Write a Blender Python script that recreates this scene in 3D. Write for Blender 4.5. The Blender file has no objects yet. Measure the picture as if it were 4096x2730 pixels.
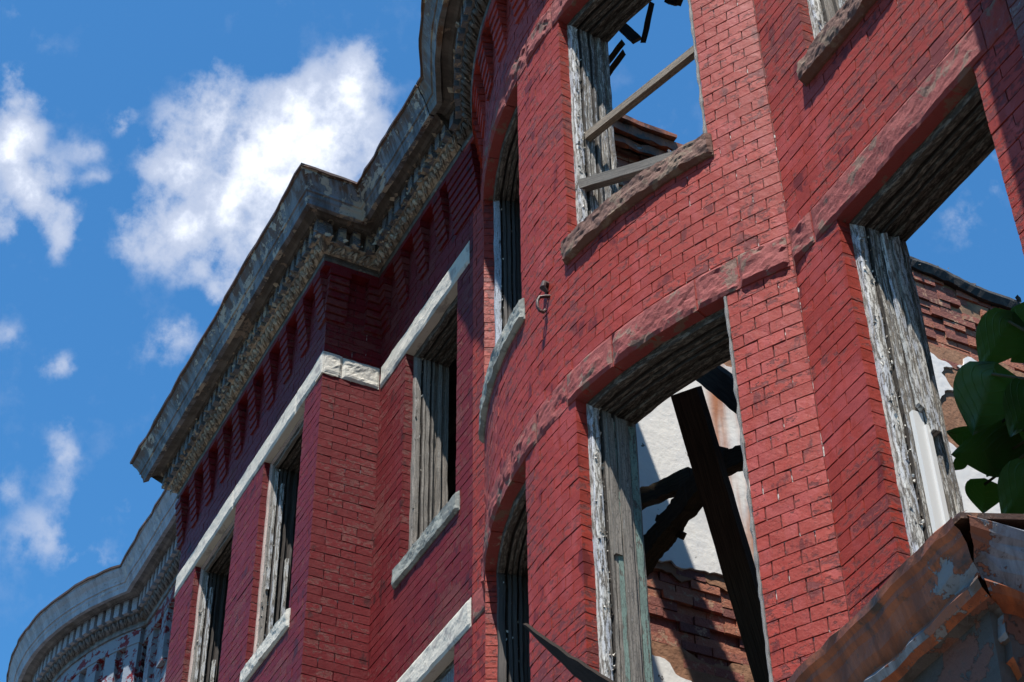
import bpy, bmesh, math, random
from mathutils import Vector, noise, Matrix
random.seed(7)
PI = math.pi
S = 0.42                      # metres per survey unit
EYE = 1.6
COL = bpy.context.scene.collection
scn = bpy.context.scene

# ------------------------------------------------------------------ camera
CR = Vector((0.460836, 0.887321, -0.016)); 
def cam_axes(yaw, pitch, roll):
    y, p, r_ = map(math.radians, (yaw, pitch, roll))
    h = Vector((-math.cos(y), math.sin(y), 0)); up = Vector((0, 0, 1))
    d = h*math.cos(p) + up*math.sin(p)
    r = d.cross(up).normalized(); u = r.cross(d)
    return r*math.cos(r_)+u*math.sin(r_), -r*math.sin(r_)+u*math.cos(r_), d
cr, cu, cd = cam_axes(27.447, 41.012, -0.976)
cam = bpy.data.cameras.new('camera'); camo = bpy.data.objects.new('camera', cam); COL.objects.link(camo)
m = Matrix((cr, cu, -cd)).transposed().to_4x4(); m.translation = (0, 0, EYE); camo.matrix_world = m
cam.sensor_width = 36; cam.lens = 36/(2*math.tan(math.radians(31.086)/2)); cam.clip_end = 3000; cam.clip_start = .05
scn.camera = camo
def pixdir(x, y):             # direction in the sky of a place in the photograph, used for the cloud positions only
    f = 7363.3
    return (cd + cr*(x-2048)/f - cu*(y-1365)/f).normalized()

# ------------------------------------------------------------------ light
SUN = Vector((.32, -.325, 1)).normalized()
sl = bpy.data.lights.new('sun', 'SUN'); sl.energy = 5.0; sl.angle = math.radians(.5); sl.color = (1, .95, .88)
so = bpy.data.objects.new('sun', sl); COL.objects.link(so)
so.rotation_euler = SUN.to_track_quat('Z', 'Y').to_euler(); so.location = (5, -5, 30)
scn.view_settings.view_transform = 'Standard'; scn.view_settings.look = 'None'
scn.view_settings.exposure = 1.115; scn.view_settings.gamma = 1; scn.view_settings.use_curve_mapping = False

class NT:
    def __init__(s, tree): s.t = tree; s.n = tree.nodes; s.l = tree.links
    def new(s, typ, ins=None, **kw):
        n = s.n.new(typ)
        for k, v in kw.items(): setattr(n, k, v)
        for k, v in (ins or {}).items():
            if isinstance(v, bpy.types.NodeSocket): s.l.new(v, n.inputs[k])
            else: n.inputs[k].default_value = v
        return n
    def math(s, op, a, b=0.0, clamp=False):
        return s.new('ShaderNodeMath', {0: a, 1: b}, operation=op, use_clamp=clamp).outputs[0]
    def ss(s, v, a, b, to0=0.0, to1=1.0):
        return s.new('ShaderNodeMapRange', {'Value': v, 'From Min': a, 'From Max': b, 'To Min': to0, 'To Max': to1}, interpolation_type='SMOOTHSTEP').outputs[0]
    def noise(s, vec, scale, detail=4, rough=.55, dist=0.0):
        return s.new('ShaderNodeTexNoise', {'Vector': vec, 'Scale': scale, 'Detail': detail, 'Roughness': rough, 'Distortion': dist}).outputs[0]
    def mix(s, f, a, b, typ='MIX'):
        n = s.n.new('ShaderNodeMix'); n.data_type = 'RGBA'; n.blend_type = typ
        for i, v in ((0, f), (6, a), (7, b)):
            if isinstance(v, bpy.types.NodeSocket): s.l.new(v, n.inputs[i])
            else: n.inputs[i].default_value = v if i == 0 else (*v, 1) if len(v) == 3 else v
        return n.outputs[2]
    def mapv(s, vec, scale=(1, 1, 1), loc=(0, 0, 0)):
        return s.new('ShaderNodeMapping', {'Vector': vec, 'Scale': scale, 'Location': loc}).outputs[0]

w = bpy.data.worlds.new('World'); scn.world = w; w.use_nodes = True
T = NT(w.node_tree); T.n.clear()
sky = T.new('ShaderNodeTexSky'); sky.sky_type = 'NISHITA'; sky.sun_disc = False
sky.sun_elevation = math.asin(SUN.z); sky.sun_rotation = math.atan2(SUN.x, SUN.y)
sky.air_density = 1.0; sky.dust_density = .25; sky.ozone_density = 2.2
tc = T.new('ShaderNodeTexCoord').outputs['Generated']
CL = [ # x, y, radius, weight of each cloud in the photograph's sky
 (1400, 440, 210, 1.0), (1250, 560, 260, 1.15), (1060, 640, 270, 1.15), (900, 500, 200, 1.0), (760, 620, 220, .95), (600, 680, 140, .7),
 (930, 800, 260, .95), (680, 900, 200, .9), (760, 1060, 150, .65), (1010, 950, 260, .9), (880, 1180, 130, .85), (1200, 780, 250, 1.0), (1480, 520, 120, .8),
 (20, 380, 120, 1.0), (0, 560, 150, .95), (130, 780, 150, .95), (240, 880, 110, .9), (60, 680, 110, .8), (280, 600, 85, .7), (350, 710, 60, .55), (430, 490, 70, .66),
 (0, 900, 100, .7), (210, 1460, 110, .60), (270, 1780, 90, .58), (260, 1900, 100, .5), (170, 2120, 170, .55), (330, 2230, 150, .50), (650, 1400, 110, .62),
 (600, 2040, 100, .42), (480, 1980, 120, .36), (0, 1300, 80, .5), (20, 1900, 100, .5), (180, 190, 130, .3), (60, 30, 60, .4), (550, 20, 90, .3), (500, 1300, 60, .4),
 (2650, 440, 110, .36), (2700, 520, 60, .42), (3780, 880, 110, .5), (3900, 790, 90, .42), (3740, 960, 60, .4), (4000, 700, 90, .45), (4080, 1190, 60, .5), (1650, 420, 60, .2)]
ddir = T.noise(T.mapv(tc, (1, 1, 1)), 14, 3)
warp = T.new('ShaderNodeVectorMath', {0: T.new('ShaderNodeTexNoise', {'Vector': tc, 'Scale': 16, 'Detail': 3}).outputs[1], 1: (.5, .5, .5)}, operation='SUBTRACT').outputs[0]
warp = T.new('ShaderNodeVectorMath', {0: warp, 'Scale': .05}, operation='SCALE').outputs[0]
wdir = T.new('ShaderNodeVectorMath', {0: tc, 1: warp}, operation='ADD').outputs[0]
acc = None
for x, y, r, wt in CL:
    dd = T.new('ShaderNodeVectorMath', {0: wdir, 1: pixdir(x, y)}, operation='DISTANCE').outputs['Value']
    v = T.ss(dd, r*1.85/7363, 0.0, 0.0, wt)
    acc = v if acc is None else T.new('ShaderNodeMath', {0: acc, 1: v, 2: .28}, operation='SMOOTH_MAX').outputs[0]
acc = T.math('SUBTRACT', acc, .05)
# thin stray cloud elsewhere in the sky
stray = T.ss(T.noise(tc, 2.5, 5), .56, .75, 0, .5)
inview = T.new('ShaderNodeVectorMath', {0: tc, 1: tuple(cd)}, operation='DOT_PRODUCT').outputs['Value']
acc = T.math('MAXIMUM', acc, T.math('MULTIPLY', stray, T.ss(inview, .93, .85)))
fb = T.noise(T.mapv(tc, (1, 1, 1)), 26, 10, .60, 0)
bil = T.math('ABSOLUTE', T.math('SUBTRACT', T.noise(T.mapv(tc, (1, 1, 1), (3, 1, 2)), 40, 6, .62), .5))
dens = T.math('ADD', acc, T.math('MULTIPLY', T.math('SUBTRACT', fb, .5), 1.9))
dens = T.math('SUBTRACT', dens, T.math('MULTIPLY', bil, 1.1))
alpha = T.math('MULTIPLY', T.ss(dens, .20, .74), T.ss(acc, .05, .66))
alpha = T.math('POWER', alpha, .8)
core = T.ss(T.math('ADD', T.math('SUBTRACT', acc, T.math('MULTIPLY', bil, .9)), T.math('MULTIPLY', T.math('SUBTRACT', fb, .5), 1.1)), .66, 1.20)
skc = T.mix(1.0, sky.outputs[0], (.66, 1.50, 1.95), 'MULTIPLY')
cloudc = T.mix(core, (5.0, 5.8, 7.6), (12.5, 12.8, 13.4))
bgc = T.mix(alpha, skc, cloudc)
bg = T.new('ShaderNodeBackground', {'Color': bgc, 'Strength': .05})
T.l.new(bg.outputs[0], T.new('ShaderNodeOutputWorld').inputs[0])

# ------------------------------------------------------------------ materials
def mat(name):
    mm = bpy.data.materials.new(name); mm.use_nodes = True
    t = NT(mm.node_tree); t.n.clear()
    out = t.new('ShaderNodeOutputMaterial'); b = t.new('ShaderNodeBsdfPrincipled')
    t.l.new(b.outputs[0], out.inputs[0])
    t.b = b; t.oc = t.new('ShaderNodeTexCoord').outputs['Object']; t.uv = t.new('ShaderNodeTexCoord').outputs['UV']
    return mm, t
def fin(t, col, rough=.6, height=None, dist=.004, strength=1.0, spec=.4, metal=0.0):
    col = t.mix(1.0, col, (.68, .68, .68), 'MULTIPLY')      # every base colour scaled down to go with the raised exposure
    for k, v in (('Base Color', col), ('Roughness', rough), ('Specular IOR Level', spec), ('Metallic', metal)):
        if isinstance(v, bpy.types.NodeSocket): t.l.new(v, t.b.inputs[k])
        else: t.b.inputs[k].default_value = (*v, 1) if k == 'Base Color' else v
    if height is not None:
        bp = t.new('ShaderNodeBump', {'Height': height, 'Distance': dist, 'Strength': strength}); t.l.new(bp.outputs[0], t.b.inputs['Normal'])

def painted_brick(name, base, worn, deep, fresh, wthr, white=0.0, wet=.42):
    mm, t = mat(name)
    isl = t.new('ShaderNodeNewGeometry').outputs['Random Per Island']
    big = t.noise(t.oc, 1.1, 4)
    n1 = t.noise(t.mapv(t.oc, (1, 1, 1.8)), 19, 9, .74, .3)
    n2 = t.noise(t.mapv(t.oc, (1, 1, .5), (5, 2, 1)), 8, 8, .66, .3)
    n3 = t.noise(t.oc, 90, 4, .7)
    v1 = t.math('ADD', n1, t.math('MULTIPLY', t.math('SUBTRACT', isl, .5), .13))
    v1 = t.math('ADD', v1, t.math('MULTIPLY', t.math('SUBTRACT', big, .5), .55))
    mw = t.ss(v1, wthr, wthr+.045)
    v2 = t.math('ADD', n2, t.math('MULTIPLY', t.math('SUBTRACT', isl, .5), -.10))
    md = t.ss(v2, .60, .66)
    mf = t.ss(t.math('ADD', n2, t.math('MULTIPLY', t.math('SUBTRACT', big, .5), .7)), .33, .46, 1, 0)
    c = t.mix(md, base, deep)
    c = t.mix(t.math('MULTIPLY', mf, .75), c, fresh)
    c = t.mix(mw, c, worn)
    c = t.mix(t.ss(n3, .57, .68, 0, .8), c, tuple(x*.55 for x in deep))
    if white:
        wn = t.noise(t.mapv(t.oc, (1, 1, 1.2)), 9, 8, .65, .3)
        c = t.mix(t.ss(t.math('ADD', wn, t.math('MULTIPLY', t.math('SUBTRACT', isl, .5), .12)), 1-white, 1-white+.02), c, (.27, .30, .345))  # white paint toned blue-grey: the far-left wall's shade put into its colour
    hv = t.new('ShaderNodeHueSaturation', {'Color': c, 'Value': t.ss(isl, 0, 1, .90, 1.08)}).outputs[0]
    hgt = t.math('ADD', t.math('MULTIPLY', mw, -.6), t.math('MULTIPLY', t.noise(t.oc, 45, 6, .7), .9))
    hgt = t.math('ADD', hgt, t.math('MULTIPLY', t.noise(t.oc, 14, 3), .5))
    fin(t, hv, t.math('ADD', wet, t.math('MULTIPLY', n1, .3)), hgt, .005, .9, .20)
    return mm
M = {}
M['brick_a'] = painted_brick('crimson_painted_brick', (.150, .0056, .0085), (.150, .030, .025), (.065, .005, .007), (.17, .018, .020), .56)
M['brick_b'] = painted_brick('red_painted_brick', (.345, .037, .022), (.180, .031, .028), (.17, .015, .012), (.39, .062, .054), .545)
M['brick_c'] = painted_brick('white_peeling_brick', (.20, .02, .025), (.12, .03, .03), (.1, .01, .013), (.2, .03, .035), .62, white=.55)
M['brick_d'] = painted_brick('grey_red_brick', (.20, .055, .055), (.25, .17, .16), (.12, .02, .025), (.2, .1, .1), .5, white=.40)

def mortar(name, base, fleck, thr, flc=(.5, .47, .44)):
    mm, t = mat(name)
    n = t.noise(t.mapv(t.oc, (1, 1, .7)), 26, 5, .6)
    c = t.mix(t.ss(t.noise(t.oc, 5, 4), .4, .65), base, tuple(x*.45 for x in base))
    c = t.mix(t.ss(n, thr, thr+.03), c, flc)
    fin(t, c, .85, t.noise(t.oc, 70, 4), .004); return mm
M['mortar_a'] = mortar('crimson_mortar', (.075, .006, .009), 1, .555)
M['mortar_b'] = mortar('red_mortar', (.17, .020, .016), 1, .585)
M['mortar_p'] = mortar('sandy_mortar', (.40, .22, .12), 1, .9)

mm, t = mat('bare_brick'); M['bare'] = mm
isl = t.new('ShaderNodeNewGeometry').outputs['Random Per Island']
c = t.new('ShaderNodeValToRGB', {0: isl}).outputs[0]; cr_ = c.node.color_ramp
cr_.elements[0].color = (.16, .05, .04, 1); cr_.elements[1].color = (.46, .17, .09, 1); e = cr_.elements.new(.5); e.color = (.34, .10, .065, 1)
n = t.noise(t.oc, 14, 8, .7); c = t.mix(t.ss(n, .55, .62), c, (.45, .26, .16)); c = t.mix(t.ss(n, .40, .33), c, (.10, .045, .035))
fin(t, c, .9, t.noise(t.oc, 40, 7, .7), .012)

def stone(name, a, b, c3, thr1, thr2, sc=7, dark=(.05, .04, .035)):
    mm, t = mat(name)
    n1 = t.noise(t.oc, sc, 8, .65, .4); n2 = t.noise(t.mapv(t.oc, (1, 1, 1), (4, 4, 4)), sc*.7, 8, .7, .5)
    c = t.mix(t.ss(n1, thr1, thr1+.05), a, b); c = t.mix(t.ss(n2, thr2, thr2+.05), c, c3)
    c = t.mix(t.ss(t.noise(t.oc, 55, 5, .7), .60, .74, 0, .7), c, dark)
    fin(t, c, .8, t.noise(t.oc, 30, 9, .75), .010); return mm
M['stone_red'] = stone('red_painted_stone', (.27, .042, .036), (.20, .10, .07), (.36, .34, .27), .55, .61)
M['stone_brown'] = stone('brownstone', (.155, .065, .043), (.20, .125, .08), (.22, .045, .04), .52, .66)
M['stone_white'] = stone('chalky_white_stone', (.62, .58, .50), (.42, .39, .35), (.30, .23, .15), .55, .66, 5)
M['stone_grey'] = stone('grey_stone', (.33, .34, .30), (.20, .21, .19), (.5, .45, .36), .5, .6)
M['stone_soffit'] = stone('tan_soffit_stone', (.36, .25, .14), (.28, .20, .13), (.5, .45, .38), .55, .66, 5)

def peel(name, paint, wood, thr, sc=(3, 14), dirt=(.05, .045, .04), grain=1.0, paint2=None, spec=.3):
    mm, t = mat(name)
    uv = t.mapv(t.uv, (sc[0], sc[1], 1))
    n = t.noise(uv, 4.5, 9, .72, .2)
    g = t.noise(t.mapv(t.uv, (1.6, 60, 1)), 2.2, 6, .6, .8)
    wd = t.mix(t.ss(g, .35, .65), tuple(x*.45 for x in wood), wood)
    pt = t.mix(t.ss(t.noise(uv, 1.1, 4), .45, .6), paint, paint2 or tuple(x*.8 for x in paint))
    mk = t.ss(n, thr, thr+.025)
    c = t.mix(mk, wd, pt)
    edge = t.math('SUBTRACT', t.ss(n, thr-.035, thr-.005), t.ss(n, thr, thr+.02), True)
    c = t.mix(t.math('MULTIPLY', edge, .8), c, dirt)
    ck = t.new('ShaderNodeTexVoronoi', {'Vector': t.mapv(t.uv, (22, 60, 1)), 'Scale': 1.5}, feature='DISTANCE_TO_EDGE').outputs[0]
    c = t.mix(t.ss(ck, .06, .01, 0, .6), c, dirt)
    hgt = t.math('ADD', mk, t.math('MULTIPLY', g, .7*grain))
    fin(t, c, .7 if spec > .2 else .95, hgt, .004, 1.0, spec); return mm
M['frame_white'] = peel('peeling_white_frame', (.62, .60, .55), (.36, .32, .27), .46, (2.2, 16), paint2=(.48, .50, .54))
M['frame_slot'] = peel('shaded_frame_slot', (.13, .11, .09), (.055, .043, .034), .55)  # groove faces darkened, the shade of the recess put into the colour
M['frame_worn'] = peel('worn_white_frame', (.58, .56, .51), (.33, .29, .24), .50, (2.2, 22), paint2=(.44, .45, .47))
M['frame_head'] = peel('shaded_window_head', (.20, .175, .145), (.085, .066, .05), .50)  # window heads darker: the shade under them put into paint and wood colour
M['frame_grey'] = peel('weathered_grey_wood', (.50, .48, .45), (.31, .275, .235), .60, (2.2, 16))
M['frame_blue'] = peel('faded_blue_frame', (.40, .44, .50), (.20, .185, .16), .40, (2.2, 16))
M['frame_dark'] = peel('dark_frame', (.22, .19, .15), (.075, .06, .05), .62)  # dark paint over darker wood
M['frame_tan'] = peel('tan_storm_frame', (.50, .38, .33), (.36, .29, .24), .3, (2, 5))
M['black_wood'] = peel('charred_black_beam', (.07, .055, .045), (.085, .060, .045), .66, spec=.08)
M['moss_wood'] = peel('mossy_rotten_wood', (.085, .080, .025), (.080, .058, .034), .6, spec=.08)
M['frame_teal'] = peel('flaking_teal_strip', (.20, .29, .25), (.25, .22, .18), .42)
M['lath'] = peel('weathered_lath', (.30, .24, .17), (.32, .25, .18), .6)
M['plank'] = peel('dark_splintered_plank', (.06, .045, .04), (.045, .034, .028), .8, spec=.06)
M['rail'] = peel('grey_rail', (.2, .18, .15), (.17, .15, .125), .8)
M['board_grey'] = peel('blue_grey_board', (.45, .46, .48), (.30, .31, .33), .55)
mm, t = mat('white_vinyl'); M['vinyl'] = mm; fin(t, (.78, .77, .74), .25, None)

def metal_paint(name, galv, cream, rust, cthr, rthr, sc=4.0, galv2=None, streak=0.0):
    mm, t = mat(name)
    n1 = t.noise(t.oc, sc*1.6, 8, .68, .3); n2 = t.noise(t.mapv(t.oc, (1, 1, .8), (7, 3, 1)), sc, 8, .66, .4)
    n3 = t.noise(t.mapv(t.uv, (7, 1.6, 1), (1, 9, 3)), 1.3, 8, .66, .4)
    c = t.mix(t.ss(n3, .38, .62), galv, galv2 or tuple(x*.5 for x in galv))
    if streak:
        galv2 = galv2
        v = t.new('ShaderNodeSeparateXYZ', {0: t.uv}).outputs[1]
        top = t.ss(v, streak-.26, streak)
        c = t.mix(t.ss(t.math('ADD', n3, t.math('MULTIPLY', top, .30)), .62, .80), c, rust)
    c = t.mix(t.ss(n2, rthr, rthr+.10), c, rust)
    mk = t.ss(t.math('ADD', n1, t.math('MULTIPLY', t.math('SUBTRACT', t.noise(t.oc, 1.3, 3), .5), .35)), cthr, cthr+.012); c = t.mix(mk, c, cream)
    c = t.mix(t.ss(t.noise(t.oc, 40, 6, .7), .56, .70, 0, .7), c, (.05, .038, .03))
    fin(t, c, t.math('ADD', .38, t.math('MULTIPLY', n3, .4)), t.math('ADD', mk, t.math('MULTIPLY', t.noise(t.oc, 12, 6, .7), 1.2)), .006, 1.0, .5, .15); return mm
M['cornice'] = metal_paint('peeling_cornice_metal', (.21, .21, .225), (.44, .38, .30), (.12, .055, .025), .545, .54, 4, (.075, .07, .07), streak=1.16)
M['cornice_rust'] = metal_paint('brown_cornice_metal', (.22, .205, .18), (.36, .27, .17), (.16, .085, .04), .56, .50, 4, None, streak=1.16)
M['cornice_soffit'] = metal_paint('dark_soffit_metal', (.12, .10, .08), (.24, .18, .13), (.06, .04, .028), .60, .55)  # darker metal, used on the soffit faces
M['ornament'] = metal_paint('cream_ornament', (.33, .27, .21), (.46, .38, .28), (.12, .10, .085), .50, .58, 9)
M['dentil_grey'] = metal_paint('grey_dentil', (.19, .20, .22), (.40, .32, .23), (.10, .07, .05), .56, .60, 9)
M['cornice_white'] = metal_paint('pale_cornice_metal', (.42, .44, .50), (.48, .48, .50), (.27, .21, .18), .60, .66, 2.5, (.30, .31, .35))
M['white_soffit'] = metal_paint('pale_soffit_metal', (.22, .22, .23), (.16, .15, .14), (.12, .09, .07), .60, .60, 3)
M['rust'] = metal_paint('rusty_edge', (.10, .045, .025), (.22, .10, .05), (.05, .03, .022), .62, .5, 6)
M['porch'] = metal_paint('orange_rusted_metal', (.36, .095, .028), (.19, .20, .22), (.04, .022, .014), .635, .53, 3.4, (.17, .046, .018))
M['porch_dark'] = metal_paint('shaded_mottled_metal', (.075, .06, .055), (.13, .042, .022), (.03, .02, .016), .58, .5, 3.0, (.05, .04, .035))  # mottled metal; shade of the undercut lower mouldings put into its colour
M['porch_grey'] = metal_paint('galvanised_metal', (.26, .28, .32), (.24, .085, .045), (.10, .06, .04), .58, .56, 2.2, (.10, .10, .11))
M['tar'] = stone('tar_coping', (.03, .026, .024), (.07, .055, .045), (.25, .15, .10), .55, .70, 6, (.01, .01, .01))
M['iron'] = metal_paint('rusted_iron', (.07, .022, .016), (.12, .025, .02), (.035, .018, .014), .6, .5, 8)

mm, t = mat('interior_plaster'); M['plaster'] = mm
n = t.noise(t.oc, 3, 6); sp = t.mapv(t.oc, (1, 1, .14), (0, 0, 0))
st = t.noise(t.mapv(t.oc, (1, 1, .10)), 3.2, 5, .55)
sep = t.new('ShaderNodeSeparateXYZ', {0: t.oc})
ymask = t.math('MULTIPLY', t.ss(sep.outputs[1], 1.70, 1.82), t.ss(sep.outputs[1], 2.16, 2.02))
c = t.mix(t.ss(n, .35, .7), (.92, .88, .80), (.80, .79, .76))
c = t.mix(t.math('MULTIPLY', t.ss(st, .42, .60), ymask), c, (.50, .19, .08))
c = t.mix(t.ss(t.noise(t.oc, 9, 3), .70, .73), c, (.14, .12, .10))
fin(t, c, .8, t.noise(t.oc, 20, 6), .004)
mm, t = mat('brown_coat'); M['browncoat'] = mm
c = t.mix(t.ss(t.noise(t.oc, 8, 7), .4, .65), (.34, .17, .09), (.26, .12, .06)); fin(t, c, .95, t.noise(t.oc, 30, 6), .008)
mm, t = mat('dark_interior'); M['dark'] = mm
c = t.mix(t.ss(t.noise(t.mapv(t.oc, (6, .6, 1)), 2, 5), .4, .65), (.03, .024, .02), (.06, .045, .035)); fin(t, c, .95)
mm, t = mat('leaf_green'); M['leaf'] = mm
c = t.mix(t.ss(t.noise(t.oc, 7, 4), .4, .65), (.014, .040, .012), (.022, .058, .014))
vein = t.new('ShaderNodeTexWave', {'Vector': t.uv, 'Scale': 3.2, 'Distortion': .6}, bands_direction='DIAGONAL').outputs[1]
c = t.mix(t.ss(vein, .95, 1.0, 0, .3), c, (.035, .065, .02))
fin(t, c, .45, t.math('ADD', t.ss(vein, .9, 1.0), t.noise(t.oc, 18, 3)), .002)
tr = t.new('ShaderNodeBsdfTranslucent', {'Color': (.10, .30, .02, 1)}); ms = t.new('ShaderNodeMixShader', {0: .22})
t.l.new(t.b.outputs[0], ms.inputs[1]); t.l.new(tr.outputs[0], ms.inputs[2]); t.l.new(ms.outputs[0], [x for x in t.n if x.type == 'OUTPUT_MATERIAL'][0].inputs[0])
mm, t = mat('leaf_stem'); M['stem'] = mm; fin(t, (.06, .06, .02), .6)
mm, t = mat('pavement'); M['pave'] = mm
fin(t, t.mix(t.ss(t.noise(t.oc, 2, 6), .4, .6), (.26, .25, .23), (.32, .31, .29)), .9, t.noise(t.oc, 40, 5), .003)
mm, t = mat('asphalt'); M['asph'] = mm
fin(t, t.mix(t.ss(t.noise(t.oc, 3, 6), .4, .6), (.05, .05, .05), (.07, .068, .065)), .9, t.noise(t.oc, 60, 5), .004)
mm, t = mat('peeling_flakes'); M['flake'] = mm
isl = t.new('ShaderNodeNewGeometry').outputs['Random Per Island']
fin(t, t.mix(isl, (.16, .13, .10), (.50, .42, .31)), .8)
mm, t = mat('peeling_flakes_pale'); M['flake_w'] = mm
isl = t.new('ShaderNodeNewGeometry').outputs['Random Per Island']
fin(t, t.mix(isl, (.36, .32, .27), (.72, .69, .62)), .8)

# ------------------------------------------------------------------ mesh helpers (survey units in, metres out)
def P(x, y, z): return Vector((x*S, y*S, z*S+EYE))
class MB:
    def __init__(s): s.v = []; s.f = []; s.uv = []; s.mi = []; s.k = 0
    def add(s, vs, fs, uvs=None, mi=0):
        o = len(s.v); s.v += vs
        for i, f in enumerate(fs):
            s.f.append([o+j for j in f]); s.mi.append(mi)
            s.uv.append(uvs[i] if uvs else None)
    def build(s, name, mats, parent=None, smooth=False, recalc=True):
        base = parent.matrix_base if False else (BASE.get(parent.name, Vector((0, 0, 0))) if parent else Vector((0, 0, 0)))
        me = bpy.data.meshes.new(name)
        me.from_pydata([v-base for v in s.v], [], s.f)
        if not isinstance(mats, (list, tuple)): mats = [mats]
        for mt in mats: me.materials.append(mt)
        me.polygons.foreach_set('material_index', s.mi)
        ul = me.uv_layers.new(name='UVMap')
        if any(s.uv):
            flat = []
            for p, u in zip(s.f, s.uv):
                for j in range(len(p)): flat += list(u[j]) if u else [0, 0]
            ul.data.foreach_set('uv', flat)
        if smooth: me.polygons.foreach_set('use_smooth', [True]*len(s.f))
        me.update()
        if recalc:
            bm = bmesh.new(); bm.from_mesh(me); bmesh.ops.recalc_face_normals(bm, faces=bm.faces); bm.to_mesh(me); bm.free()
        if smooth: me.set_sharp_from_angle(angle=math.radians(40))
        o = bpy.data.objects.new(name, me); COL.objects.link(o)
        if parent: o.parent = parent; BASE[o.name] = base
        return o
BASE = {}
def thing(name, label, cat, loc, group=None):
    o = bpy.data.objects.new(name, None); COL.objects.link(o); o.location = P(*loc); o['label'] = label; o['category'] = cat
    if group: o['group'] = group
    BASE[o.name] = P(*loc); o.empty_display_size = .3
    return o
def struct(o): o['kind'] = 'structure'; return o
def tag(o, label, cat, group=None):
    if cat == 'beam': group = 'fallen timbers behind the lower bay window'
    if 'scrap' in o.name: group = 'roof board scraps behind the upper bay window'
    o['label'] = label; o['category'] = cat
    if group: o['group'] = group
    return o
def place(o):                       # move a one-mesh thing's origin to the foot of its mesh
    me = o.data; zs = [v.co.z for v in me.vertices]; xs = [v.co.x for v in me.vertices]; ys = [v.co.y for v in me.vertices]
    c = Vector(((min(xs)+max(xs))/2, (min(ys)+max(ys))/2, min(zs)))
    me.transform(Matrix.Translation(-c)); o.location = c; return o

def box_pts(c, ax, ay, az):         # c corner-centre, half axes vectors (metres)
    return [c+ax*i+ay*j+az*k for k in (-1, 1) for j in (-1, 1) for i in (-1, 1)]
BF = [[0, 1, 3, 2], [4, 6, 7, 5], [0, 4, 5, 1], [2, 3, 7, 6], [0, 2, 6, 4], [1, 5, 7, 3]]
def bar(mb, a, b, wx, wy, side=None, seg=1, jag=0.0, mi=0, rot=0, ends=0.0):
    """a square timber from a to b (metres vectors), half sizes wx, wy"""
    d = (b-a); L = d.length; d.normalize()
    s1 = (side or Vector((0, 0, 1))); s1 = (s1-d*s1.dot(d)).normalized(); s2 = d.cross(s1)
    if rot: q = Matrix.Rotation(rot, 3, d); s1 = q@s1; s2 = q@s2
    vs = []; us = []
    for i in range(seg+1):
        t_ = i/seg
        for (p, q) in ((-1, -1), (1, -1), (1, 1), (-1, 1)):
            co = a+d*(L*t_)+s1*wx*p+s2*wy*q
            if jag: co = co+noise.noise_vector(co*9)*jag*.5+noise.noise_vector(co*31)*jag*.5
            if ends and i in (0, seg): co = co+d*(random.uniform(-ends, ends))
            vs.append(co)
    fs = []; uv = []
    per = [0, 2*wx, 2*wx+2*wy, 4*wx+2*wy, 4*wx+4*wy]
    for i in range(seg):
        for j in range(4):
            fs.append([i*4+j, i*4+(j+1) % 4, (i+1)*4+(j+1) % 4, (i+1)*4+j])
            x0, x1 = L*i/seg, L*(i+1)/seg
            uv.append([(x0, per[j]), (x0, per[j+1]), (x1, per[j+1]), (x1, per[j])])
    fs += [[3, 2, 1, 0], [seg*4+j for j in range(4)]]; uv += [[(0, 0), (.05, 0), (.05, .05), (0, .05)]]*2
    mb.add(vs, fs, uv, mi)

# wall charts: (s along, z up, d into the wall) -> metres
def plane_x(Y0): return lambda s, z, d: P(s, Y0+d, z)
def plane_y(X0): return lambda s, z, d: P(X0-d, s, z)
RB = 7.54; BCX, BCY = -16.15, 16.39
def arc(cx, cy, R=RB): return lambda s, z, d: P(cx+(R-d)*math.sin(s/R), cy-(R-d)*math.cos(s/R), z)
wA1 = plane_x(8.85); wA2 = plane_x(10.0); wRet = plane_y(-24.63); wBay = arc(BCX, BCY)
NCX, NCY = -43.1, 16.24
wNB = arc(NCX, NCY)

def cbox(mb, W, s0, s1, z0, z1, d0, d1, mi=0, maxs=.6, jit=0.0):
    n = max(1, int(math.ceil((s1-s0)/maxs))) if maxs else 1
    vs = []
    for i in range(n+1):
        s = s0+(s1-s0)*i/n
        for (z, d) in ((z0, d0), (z0, d1), (z1, d1), (z1, d0)):
            v = W(s, z, d)
            if jit: v = v+Vector((random.uniform(-jit, jit), random.uniform(-jit, jit), random.uniform(-jit, jit)))
            vs.append(v)
    fs = []; uv = []
    for i in range(n):
        sa, sb = (s0+(s1-s0)*i/n)*S, (s0+(s1-s0)*(i+1)/n)*S
        for j in range(4):
            fs.append([i*4+j, i*4+(j+1) % 4, (i+1)*4+(j+1) % 4, (i+1)*4+j])
            va, vb = ((z0, z0, z1, z1)[j]+(d0, d1, d1, d0)[j])*S, ((z0, z1, z1, z0)[j]+(d1, d1, d0, d0)[j])*S
            uv.append([(sa, va), (sa, vb), (sb, vb), (sb, va)])
    fs += [[3, 2, 1, 0], [n*4+j for j in range(4)]]; uv += [[(0, 0), (0, .1), (.1, .1), (.1, 0)]]*2
    mb.add(vs, fs, uv, mi)

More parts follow.
